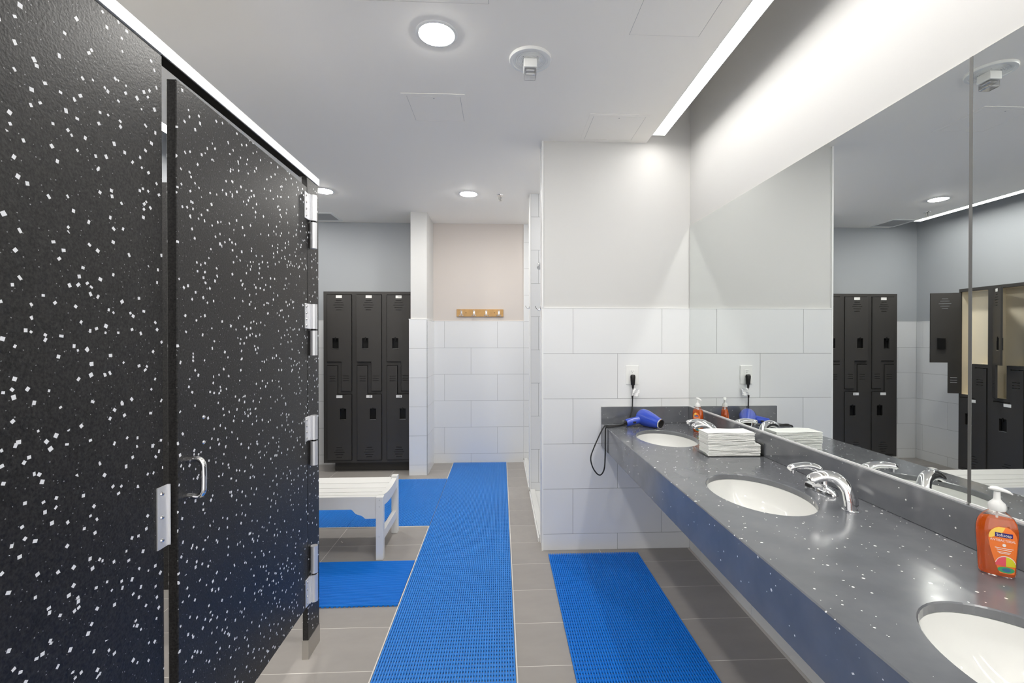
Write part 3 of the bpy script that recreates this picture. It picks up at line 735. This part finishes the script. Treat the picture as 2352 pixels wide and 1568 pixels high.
# ------------------------------------------------------------------ blue tube matting
def mat_obj(label, x, y, along, mat, pitch=0.0119, cross=0.0262, ztop=0.0125, group='blue drainage mats'):
    t = thing('drainage_mat', label, 'mat', ((x[0]+x[1])/2, (y[0]+y[1])/2, 0), group=group)
    (a0, a1), (b0, b1) = (x, y) if along == 'Y' else (y, x)      # a: across the ribs, b: along them
    n = max(1, round((a1-a0)/pitch)); p = (a1-a0)/n; vs, fs = [], []
    rw, z0, z1 = p*0.31, 0.0056, ztop
    prof = [(-rw, z0), (-rw, z1-0.0022), (-rw*0.55, z1-0.0004), (0, z1), (rw*0.55, z1-0.0004), (rw, z1-0.0022), (rw, z0)]
    def P(a, b, z): return (a, b, z) if along == 'Y' else (b, a, z)
    for i in range(n):
        c = a0+(i+0.5)*p; k0 = len(vs)
        for b in (b0, b1):
            vs += [P(c+u, b, z) for u, z in prof]
        m = len(prof)
        for q in range(m-1): fs.append((k0+q, k0+q+1, k0+m+q+1, k0+m+q))
        fs.append(tuple(k0+q for q in range(m))); fs.append(tuple(k0+m+q for q in range(m)))
    me = mesh('ribs', vs, fs, mat); bm = bmesh.new(); bm.from_mesh(me); bmesh.ops.recalc_face_normals(bm, faces=bm.faces[:]); bm.to_mesh(me); bm.free()
    o = wobj('ribs', me, t); o['kind'] = 'stuff'
    vs, fs = [], []; n = max(1, round((b1-b0)/cross)); q = (b1-b0)/n
    for i in range(n):
        c = b0+(i+0.5)*q; k0 = len(vs)
        if along == 'Y': vs += boxv((a0+0.0015, a1-0.0015), (c-q*0.25, c+q*0.25), (0.0005, 0.0066))
        else: vs += boxv((c-q*0.27, c+q*0.27), (a0+0.0015, a1-0.0015), (0.0005, 0.0066))
        fs += [tuple(k0+u for u in f) for f in BOXF]
    o = wobj('cross_bars', mesh('cross_bars', vs, fs, mat), t); o['kind'] = 'stuff'
    return t
mat_obj('long blue ribbed runner mat down the middle of the floor', (MX0+0.001, MX1-0.001), (0.25, YF-0.012), 'Y', 'blue2')
mat_obj('blue ribbed mat behind the bench joined to the long runner', (-1.168, MX0-0.001), (BY0+0.001, BY1-0.001), 'Y', 'blue2')
mat_obj('blue ribbed mat behind the bench next to the stall post', (-1.76, -1.170), (BY0+0.001, BY1-0.001), 'Y', 'blue2')
mat_obj('blue mat with crosswise ribs in front of the bench leg', (-1.17, MX0-0.008), (2.490, 2.988), 'X', 'blue')
mat_obj('blue ribbed mat in front of the vanity worktop', (0.315, 0.920), (0.9, 3.040), 'Y', 'blue')

# ------------------------------------------------------------------ showers
for y0, y1, lb in ((YN+0.135, 4.243, 'white shower tray behind the pier'), (4.358, YF-0.002, 'white shower tray against the far wall')):
    t = thing('shower_tray', lb, 'shower tray', (0.7, (y0+y1)/2, 0), group='shower trays')
    box('tray', (XS+0.05, 1.178), (y0, y1), (0.0, 0.035), 'ceramic', t)
    box('threshold', (XS+0.004, XS+0.05), (y0, y1), (0.0, 0.052), 'ceramic', t, bevel=0.004)
    box('edge_strip', (XS-0.003, XS+0.004), (y0, y1), (0.0, 0.030), 'trimw', t)
t = thing('overhead_shower', 'chrome shower head on an arm behind the pier', 'shower head', (0.36, YN+0.131, 2.10))
lathe('flange', [(0.028, 0.0), (0.026, 0.004), (0.012, 0.010)], 'chrome', t, n=24).rotation_euler = (-PI/2, 0, 0)
tube('arm', [(0, 0, 0), (0, 0.10, 0.01), (-0.01, 0.24, -0.01), (-0.035, 0.32, -0.050)], 0.008, 'chrome', t, n=10, world=False)
o = lathe('spray_face', [(0.010, 0.035), (0.014, 0.02), (0.034, 0.004), (0.034, 0.0)], 'chrome', t, (-0.045, 0.345, -0.095), n=24); o.rotation_euler = (-0.5, -0.5, 0)
def robe_hook(loc, label):
    t = thing('robe_hook', label, 'hook', loc)
    lathe('plate', [(0.013, 0.0), (0.011, 0.004)], 'chrome', t, n=20).rotation_euler = (0, -PI/2, 0)
    tube('prong', [(0, 0, -0.005), (-0.014, 0, -0.010), (-0.028, 0, 0.002), (-0.034, 0, 0.016)], [0.004, 0.0035, 0.003, 0.0035], 'chrome', t, n=8, world=False)
robe_hook((XS, 4.30, 1.735), 'chrome robe hook on the edge between the showers')
robe_hook((0.279, 3.232, 1.655), 'chrome robe hook on the back edge of the pier')

# ------------------------------------------------------------------ hook rail
hk = thing('hook_rail', 'wooden board with four double metal hooks on the far wall', 'hook rail', (-0.239, YF+BK, 1.70))
box('board', (-0.509, 0.031), (YF-0.010, YF+BK), (1.701, 1.786), 'wood', hk, bevel=0.002)
for x in (-0.454, -0.308, -0.166, -0.020):
    h = box('hook', (x-0.011, x+0.011), (YF-0.014, YF-0.010), (1.715, 1.770), 'chrome', hk, bevel=0.0015)
    b0 = wpos(hk)+h.location
    tube('prong', [(0, 0, 0.018), (0, -0.020, 0.016), (0, -0.034, 0.024), (0, -0.036, 0.036)], 0.0045, 'chrome', h, n=8, world=False)
    for sgn in (-1, 1): tube('prong', [(0, 0, -0.004), (sgn*0.008, -0.014, -0.030), (sgn*0.018, -0.028, -0.034), (sgn*0.024, -0.034, -0.022)], 0.004, 'chrome', h, n=8, world=False)
for x in (-0.40, -0.075):
    o = lathe('screw', [(0.0001, 0.001), (0.005, 0.0)], 'blackp', hk, (0, 0, 0), n=10, caps=False); o.rotation_euler = (PI/2, 0, 0); o.location = Vector((x, YF-0.0102, 1.745))-wpos(hk)

# ------------------------------------------------------------------ ceiling fittings
def access_panel(x, y, label):
    t = thing('access_panel', label, 'access panel', ((x[0]+x[1])/2, (y[0]+y[1])/2, ZC), group='ceiling access panels')
    f = 0.026
    for a, b in (((x[0], x[1]), (y[0], y[0]+f)), ((x[0], x[1]), (y[1]-f, y[1])), ((x[0], x[0]+f), (y[0]+f, y[1]-f)), ((x[1]-f, x[1]), (y[0]+f, y[1]-f))):
        box('frame', a, b, (ZC-0.0018, ZC+0.001), 'ceil', t)
    box('gap_shade', (x[0]+f, x[1]-f), (y[0]+f, y[1]-f), (ZC-0.0006, ZC+0.001), 'grille', t)  # grey sheet stands in for the shade in the gap round the door
    box('door', (x[0]+f+0.002, x[1]-f-0.002), (y[0]+f+0.002, y[1]-f-0.002), (ZC-0.0016, ZC+0.001), 'ceil', t)
    lathe('latch', [(0.0001, -0.0036), (0.0035, -0.0036), (0.0035, -0.002)], 'grille', t, (0, -(y[1]-y[0])/2+f+0.02, 0), n=10, caps=False)
access_panel((-0.545, -0.197), (2.540, 2.878), 'square ceiling access panel left of the strobe')
access_panel((0.534, 0.905), (2.724, 3.098), 'square ceiling access panel against the pier')
access_panel((0.540, 0.905), (1.665, 2.040), 'square ceiling access panel beside the linear light at the top edge')
access_panel((-0.600, -0.020), (1.300, 1.880), 'large ceiling access panel cut by the top of the frame')
t = thing('strobe_alarm', 'round white ceiling speaker alarm with clear strobe', 'alarm', (0.142, 2.207, ZC))
pr = [(0.0001, -0.010), (0.030, -0.010)]
for i in range(5):
    r = 0.034+i*0.0085; pr += [(r, -0.010), (r+0.0015, -0.0065), (r+0.004, -0.0065), (r+0.0055, -0.010)]
pr += [(0.084, -0.010), (0.086, -0.014), (0.098, -0.013), (0.1005, -0.008), (0.1005, 0.0)]
lathe('base', pr, 'plasticw', t, n=56, caps=False)
box('strobe_housing', (-0.032, 0.032), (-0.026, 0.040), (-0.052, -0.010), 'plasticw', t, bevel=0.004, local=True)
box('reflector', (-0.022, 0.022), (-0.016, 0.030), (-0.066, -0.053), 'reflector', t, bevel=0.005, local=True)
box('strobe_lens', (-0.028, 0.028), (-0.022, 0.036), (-0.088, -0.0525), 'lens', t, bevel=0.006, local=True)
for a in (0.8, 2.35, 3.9, 5.5):
    lathe('screw', [(0.0001, -0.0108), (0.003, -0.0105)], 'grille', t, (0.048*math.cos(a), 0.048*math.sin(a), 0), n=8, caps=False)
def sprinkler(x, y, label):
    t = thing('sprinkler', label, 'sprinkler', (x, y, ZC), group='ceiling sprinklers')
    lathe('escutcheon', [(0.032, 0.0), (0.030, -0.006), (0.012, -0.010)], 'chrome', t, n=24)
    for s in (-1, 1): tube('frame_arm', [(s*0.008, 0, -0.008), (s*0.014, 0, -0.025), (s*0.010, 0, -0.042), (0, 0, -0.048)], 0.0028, 'steel', t, n=8, world=False)
    lathe('bulb', [(0.002, -0.010), (0.003, -0.020), (0.002, -0.044)], 'ink', t, n=10)
    lathe('deflector', [(0.0001, -0.050), (0.016, -0.051), (0.016, -0.053), (0.0001, -0.054)], 'steel', t, n=20, caps=False)
sprinkler(-0.004, 4.297, 'chrome sprinkler head on the ceiling near the hook wall')
sprinkler(-1.906, 4.672, 'chrome sprinkler head by the grey wall, seen in the mirror')
t = thing('ceiling_vent', 'grey square ceiling air grille above the far lockers', 'vent', (-1.935, 5.125, ZC))
for a, b in (((-2.082, -1.785), (4.958, 4.985)), ((-2.082, -1.785), (5.268, 5.295)), ((-2.082, -2.055), (4.985, 5.268)), ((-1.812, -1.785), (4.985, 5.268))):
    box('frame', a, b, (ZC-0.006, ZC+0.001), 'plasticw', t)
for i in range(22):
    y = 4.992+i*0.0125; box('louvre', (-2.055, -1.812), (y, y+0.007), (ZC-0.004, ZC+0.001), 'grille', t)

# ------------------------------------------------------------------ outlet, plug, cord, hair dryer
ou = thing('wall_outlet', 'white double wall outlet above the worktop end', 'outlet', (0.899, YN, 1.192))
box('plate', (0.855, 0.943), (YN-0.006, YN), (1.128, 1.257), 'plasticw', ou, bevel=0.003)
box('socket_face', (0.882, 0.916), (YN-0.0085, YN-0.005), (1.158, 1.227), 'plasticw', ou, bevel=0.001)
for dx, dz, w_, h_ in ((-0.006, 0.006, 0.0022, 0.007), (0.006, 0.006, 0.0022, 0.006), (0.0, -0.005, 0.004, 0.004)):
    box('slot', (0.897+dx-w_/2, 0.897+dx+w_/2), (YN-0.0092, YN-0.0084), (1.214+dz-h_/2, 1.214+dz+h_/2), 'ink', ou)
pl = thing('hair_dryer_plug', 'black mains plug with a crumpled paper tag in the wall outlet', 'plug', (0.897, YN-0.0092, 1.165))
me = mesh('plug_body', *lathe_data([(0.010, -0.040), (0.0135, -0.036), (0.0165, 0.0), (0.018, 0.018), (0.015, 0.029), (0.006, 0.032)], 20, sx=1.0, sy=0.85), 'blackp', True)
obj('plug_body', me, pl, (0, -0.0155, 0))
lathe('strain_relief', [(0.0065, -0.062), (0.0085, -0.040)], 'blackp', pl, (0, -0.0155, 0), n=14)
tg = grid_solid('warning_tag', [0, 0.012, 0.024, 0.036, 0.048], [0, 0.012, 0.024, 0.036, 0.05], lambda x, z: True, -0.0008, 0.0, 'tag')
for v in tg.vertices: v.co.y += 0.006*math.sin(v.co.x*150)*math.cos(v.co.z*110)
o = obj('warning_tag', tg, pl, (-0.006, -0.020, -0.112)); o.rotation_euler = (0, 0.06, 0.1)
lathe('tag_clip', [(0.0045, -0.130), (0.0068, -0.112)], 'blackp', pl, (-0.003, -0.0155, 0), n=12)
cordp = [(0.897, YN-0.0247, 1.104), (0.8955, YN-0.0247, 1.05), (0.8945, YN-0.024, 1.01), (0.894, YN-0.023, 0.975), (0.887, YN-0.030, 0.945), (0.868, 3.065, 0.905), (0.838, 3.035, 0.872), (0.800, 2.995, 0.8696), (0.755, 2.965, 0.8694), (0.712, 2.950, 0.8694), (0.690, 2.944, 0.8712), (0.6765, 2.940, 0.860), (0.6745, 2.938, 0.800), (0.6745, 2.940, 0.690), (0.670, 2.945, 0.600), (0.650, 2.950, 0.560), (0.624, 2.950, 0.566), (0.594, 2.950, 0.612), (0.583, 2.950, 0.672), (0.607, 2.955, 0.740), (0.652, 2.965, 0.832), (0.6755, 2.973, 0.866), (0.692, 2.980, 0.8712), (0.712, 2.985, 0.8694), (0.745, 2.990, 0.8694), (0.780, 2.985, 0.8745), (0.8040, 2.976, 0.8840)]
cordo = tube('power_cord', cordp, 0.0043, 'cord', None, n=8, per=6); tag(cordo, 'thin black power cord looping over the worktop edge', 'cord')
hd = thing('hair_dryer', 'blue hair dryer lying at the end of the worktop', 'hair dryer', (0.95, 2.96, ZK))
def aligned(name, prof, mat, parent, a, b, n=32, up=None):
    """lathe whose axis runs from world a (height 0) to b (height 1)"""
    a, b = Vector(a), Vector(b); L = (b-a).length
    v, f = lathe_data([(r, h*L) for r, h in prof], n); q = Vector((0, 0, 1)).rotation_difference((b-a).normalized())
    v = [a+q @ Vector(p) for p in v]; me = mesh(name, v, f, mat, True); auto_smooth(me); return wobj(name, me, parent)
Ra, Na = (0.935, 3.020, 0.9250), (1.018, 2.880, 0.8980)
aligned('barrel', [(0.020, -0.10), (0.034, -0.09), (0.046, -0.04), (0.053, 0.06), (0.0545, 0.18), (0.0525, 0.34), (0.045, 0.60), (0.036, 0.85), (0.0315, 1.0), (0.029, 1.0)], 'dryer', hd, Ra, Na)
aligned('nozzle_rim', [(0.0315, 0.0), (0.0325, 0.3), (0.0325, 0.8), (0.030, 1.0), (0.027, 1.0), (0.026, 0.2)], 'chrome', hd, Vector(Na)-0.006*(Vector(Na)-Vector(Ra)).normalized(), Vector(Na)+0.003*(Vector(Na)-Vector(Ra)).normalized())
aligned('nozzle_grille', [(0.026, 0.0), (0.026, 1.0)], 'blackp', hd, Na, Vector(Na)+0.001*(Vector(Na)-Vector(Ra)).normalized())
aligned('intake_grille', [(0.034, 0.0), (0.030, 1.0)], 'blackp', hd, Vector(Ra)-0.012*(Vector(Na)-Vector(Ra)).normalized(), Vector(Ra)-0.019*(Vector(Na)-Vector(Ra)).normalized())
aligned('handle', [(0.0235, 0.0), (0.0245, 0.08), (0.0235, 0.4), (0.0240, 0.8), (0.028, 1.0)], 'dryer', hd, (0.822, 2.975, 0.8897), (0.950, 2.985, 0.9195))
aligned('cord_boot', [(0.0075, 0.0), (0.0145, 0.6), (0.019, 1.0)], 'blackp', hd, (0.806, 2.975, 0.8860), (0.824, 2.975, 0.8902))
box('switch', (0.862, 0.882), (2.9520, 2.9575), (0.890, 0.902), 'blackp', hd, bevel=0.001)

# ------------------------------------------------------------------ paper towels in a tray
TRX0, TRX1, TRY0, TRY1 = 1.005, 1.283, 2.185, 2.315
ty = thing('towel_tray', 'clear acrylic tray under the paper towels', 'tray', ((TRX0+TRX1)/2, (TRY0+TRY1)/2, ZK))
box('base', (TRX0, TRX1), (TRY0, TRY1), (ZK+0.0005, ZK+0.0035), 'acrylic', ty)
box('back_wall', (TRX0, TRX1), (TRY1-0.003, TRY1), (ZK+0.0035, ZK+0.045), 'acrylic', ty)
box('end_wall', (TRX1-0.003, TRX1), (TRY0, TRY1-0.003), (ZK+0.0035, ZK+0.065), 'acrylic', ty)
wobj('front_lip', extrude('front_lip', [(TRX0, ZK+0.0035), (TRX0-0.016, ZK+0.022), (TRX0-0.013, ZK+0.024), (TRX0+0.004, ZK+0.0035)], TRY0, TRY1-0.003, 'acrylic', 'Y'), ty)
def towel_stack(name, label, x0, x1, z0, hgt, n, sd):
    rr = random.Random(sd)
    t = thing(name, label, 'paper towels', ((x0+x1)/2, 2.25, z0), group='folded paper towel stacks')
    h = hgt/n
    for i in range(n):
        j = rr.uniform(-0.0018, 0.0018); nx = 10; vs, fs = [], []
        wv = rr.uniform(0, 6)
        y0, y1 = 2.196+rr.uniform(-0.0015, 0.0015), 2.303+rr.uniform(-0.002, 0.002)
        zb = z0+i*h
        ring = []
        for a in range(nx+1):
            x = x0+j+(x1-x0+rr.uniform(-0.0002, 0.0002))*a/nx
            dz = 0.0010*math.sin(a*0.9+wv)+0.0008*math.sin(a*0.5+i)
            dz *= min(1.0, (i+0.5)/2)
            for (y, z) in ((y0+0.0012, 0.0004), (y0, h*0.5), (y0+0.0012, h-0.0006), (y1-0.0012, h-0.0006), (y1, h*0.5), (y1-0.0012, 0.0004)):
                vs.append((x, y, zb+z+dz))
        for a in range(nx):
            for q in range(6): fs.append((a*6+q, a*6+(q+1) % 6, (a+1)*6+(q+1) % 6, (a+1)*6+q))
        fs += [tuple(range(5, -1, -1)), tuple(range(nx*6, nx*6+6))]
        me = mesh('folded_towel', vs, fs, 'paper'); bm = bmesh.new(); bm.from_mesh(me); bmesh.ops.recalc_face_normals(bm, faces=bm.faces[:]); bm.to_mesh(me); bm.free()
        wobj('folded_towel', me, t)
towel_stack('paper_towel_stack', 'lower stack of folded white paper towels filling the tray', 1.012, 1.272, ZK+0.0042, 0.054, 12, 3)
towel_stack('paper_towel_stack', 'upper shorter stack of folded white paper towels', 1.009, 1.243, ZK+0.0592, 0.058, 13, 5)

# ------------------------------------------------------------------ liquid soap bottles
BP = [(0.000, 0.0395, 0.0200), (0.003, 0.0435, 0.0235), (0.010, 0.0450, 0.0250), (0.040, 0.0465, 0.0262), (0.070, 0.0488, 0.0275), (0.095, 0.0508, 0.0285), (0.112, 0.0505, 0.0282), (0.127, 0.0470, 0.0265), (0.140, 0.0400, 0.0235), (0.149, 0.0300, 0.0205), (0.154, 0.0215, 0.0185), (0.158, 0.0175, 0.0170)]
def sup(a, b, th, e=2.6):
    c, s = math.cos(th), math.sin(th); return (a*math.copysign(abs(c)**(2/e), c), b*math.copysign(abs(s)**(2/e), s))
def loft(name, secs, mat, n=48, top=None):
    vs, fs = [], []
    for z, a, b in secs:
        for k_ in range(n):
            x, y = sup(a, b, 2*PI*k_/n); vs.append((x, y, z))
    for i in range(len(secs)-1):
        for k_ in range(n): fs.append((i*n+k_, i*n+(k_+1) % n, (i+1)*n+(k_+1) % n, (i+1)*n+k_))
    fs.append(tuple(range(n-1, -1, -1))); L0 = (len(secs)-1)*n; fs.append(tuple(range(L0, L0+n)))
    me = mesh(name, vs, fs, mat, True); auto_smooth(me, 1.0); return me
def prof_at(z):
    for i in range(len(BP)-1):
        if BP[i][0] <= z <= BP[i+1][0]:
            t = (z-BP[i][0])/(BP[i+1][0]-BP[i][0]); return BP[i][1]+(BP[i+1][1]-BP[i][1])*t, BP[i][2]+(BP[i+1][2]-BP[i][2])*t
    return BP[-1][1:]
def on_front(x, z, lift):
    a, b = prof_at(z); u = min(0.98, abs(x)/a); e = 2.6
    return (x, -(b*(1-u**e)**(1/e))-lift, z)
def patch(name, rows, lift, mat, nx=14):
    """print patch on the bottle front: rows = [(z, x0, x1), ...]"""
    vs, fs = [], []
    for z, x0, x1 in rows:
        for k_ in range(nx+1): vs.append(on_front(x0+(x1-x0)*k_/nx, z, lift))
    for i in range(len(rows)-1):
        for k_ in range(nx): a = i*(nx+1)+k_; fs.append((a, a+1, a+nx+2, a+nx+1))
    return mesh(name, vs, fs, mat, True)
def disc_rows(cx, cz, rx, rz, a0, a1, clipx=None, n=10):
    out = []
    for i in range(n+1):
        z = a0+(a1-a0)*i/n; u = max(0.0, 1-((z-cz)/rz)**2)**0.5*rx
        l, r = cx-u, cx+u
        if clipx: l, r = max(l, clipx[0]), min(r, clipx[1])
        out.append((z, l, max(r, l+1e-5)))
    return out
def bend(me, cx, cz, lift):
    for v in me.vertices: v.co = on_front(v.co.x+cx, v.co.y+cz, lift)
    return me
bottle_meshes = {}
def soap_bottle(loc, rz, label):
    t = thing('soap_bottle', label, 'soap bottle', loc, rz, 'liquid soap bottles'); t.scale = (0.75, 0.75, 1.0)
    B = bottle_meshes
    if not B:
        B['body'] = loft('body', BP, 'bottle')
        ins = [(z+0.0025, a-0.0022, b-0.0022) for z, a, b in BP[:8]]+[(0.1385, 0.0390, 0.0222)]
        B['liquid'] = loft('liquid', ins, 'liquid')
        lab = [(0.012, 0.004, 0.0375), (0.030, -0.004, 0.040), (0.050, -0.012, 0.0415), (0.070, -0.018, 0.043), (0.088, -0.022, 0.0445), (0.098, -0.022, 0.0435), (0.106, -0.020, 0.041), (0.114, -0.014, 0.036), (0.120, -0.006, 0.028), (0.123, 0.002, 0.020)]
        B['label'] = patch('label', lab, 0.0004, 'label')
        B['sun'] = patch('sun_print', [(0.094, -0.0215, -0.016), (0.100, -0.0215, -0.006), (0.106, -0.0195, 0.004), (0.112, -0.0155, 0.011), (0.118, -0.0085, 0.014), (0.122, 0.001, 0.016)], 0.0007, 'lyellow')
        B['navy'] = patch('brand_panel', [(0.0985, -0.0075, 0.0330), (0.1090, -0.0075, 0.0330)], 0.0010, 'lnavy')
        B['brand'] = bend(text_mesh('brand_lettering', 'Softsoap', 0.0100, 'lwhite'), 0.0128, 0.1037, 0.0014)
        B['anti'] = bend(text_mesh('antibacterial_lettering', 'ANTIBACTERIAL', 0.0079, 'lwhite'), 0.0108, 0.0905, 0.0010)
        B['dot'] = patch('badge', disc_rows(0.0135, 0.0800, 0.0042, 0.0038, 0.0763, 0.0837), 0.0010, 'lwhite')
        B['fine'] = [patch('fine_print', [(z, 0.0135-w_, 0.0135+w_), (z+0.0013, 0.0135-w_, 0.0135+w_)], 0.0010, 'lwhite') for z, w_ in ((0.0718, 0.021), (0.0678, 0.017), (0.0628, 0.015), (0.0598, 0.012))]
        B['arc'] = patch('white_arc', disc_rows(0.0175, 0.030, 0.0245, 0.0245, 0.036, 0.0543), 0.0007, 'lwhite')
        B['pink'] = patch('pink_fruit_print', disc_rows(0.0175, 0.030, 0.0232, 0.0230, 0.030, 0.0527, (-0.02, 0.0180)), 0.0010, 'lpink')
        B['lime'] = patch('lime_fruit_print', disc_rows(0.0175, 0.030, 0.0232, 0.0230, 0.030, 0.0527, (0.0180, 0.06)), 0.0010, 'llime')
        B['green'] = patch('green_leaf_print', disc_rows(0.0185, 0.021, 0.0195, 0.0075, 0.0137, 0.0283), 0.0010, 'lgreen')
        B['leaf'] = patch('blue_leaf_print', disc_rows(0.0190, 0.021, 0.0100, 0.0042, 0.017, 0.025), 0.0013, 'lblue')
        B['dip'] = mesh('dip_tube', *lathe_data([(0.003, 0.01), (0.003, 0.156)], 10), 'pump', True)
        cp = [(0.0205, 0.157), (0.0215, 0.159), (0.0215, 0.169), (0.020, 0.172), (0.0195, 0.174), (0.012, 0.180), (0.0088, 0.184), (0.0080, 0.202)]
        B['cap'] = mesh('pump_collar', *lathe_data(cp, 32), 'pump', True); auto_smooth(B['cap'])
        P = [Vector(q) for q in ((-0.020, 0, 0.2075), (-0.010, 0, 0.2090), (0.002, 0, 0.2085), (0.016, 0, 0.2060), (0.028, 0, 0.2025), (0.036, 0, 0.1985))]
        B['head'] = mesh('pump_head', *tube_data(P, [0.006, 0.0125, 0.0130, 0.0105, 0.0080, 0.0045], 16, (1.0, 0.42)), 'pump', True)
    obj('body', B['body'], t); obj('liquid', B['liquid'], t)
    lb = obj('label', B['label'], t)
    for key in ('sun', 'navy', 'brand', 'anti', 'dot', 'arc', 'pink', 'lime', 'green', 'leaf'): obj(B[key].name.split('.')[0], B[key], lb)
    for m_ in B['fine']: obj('fine_print', m_, lb)
    obj('dip_tube', B['dip'], t); obj('pump_collar', B['cap'], t)
    hh = obj('pump_head', B['head'], t); hh.rotation_euler = (0, 0, 0.15)
    return t
soap_bottle((1.207, 1.066, ZK+0.0005), math.radians(-42), 'orange liquid soap bottle at the right edge, label towards the viewer')
soap_bottle((1.213, 2.777, ZK+0.0005), math.radians(-72), 'orange liquid soap bottle by the farthest faucet and the pier')
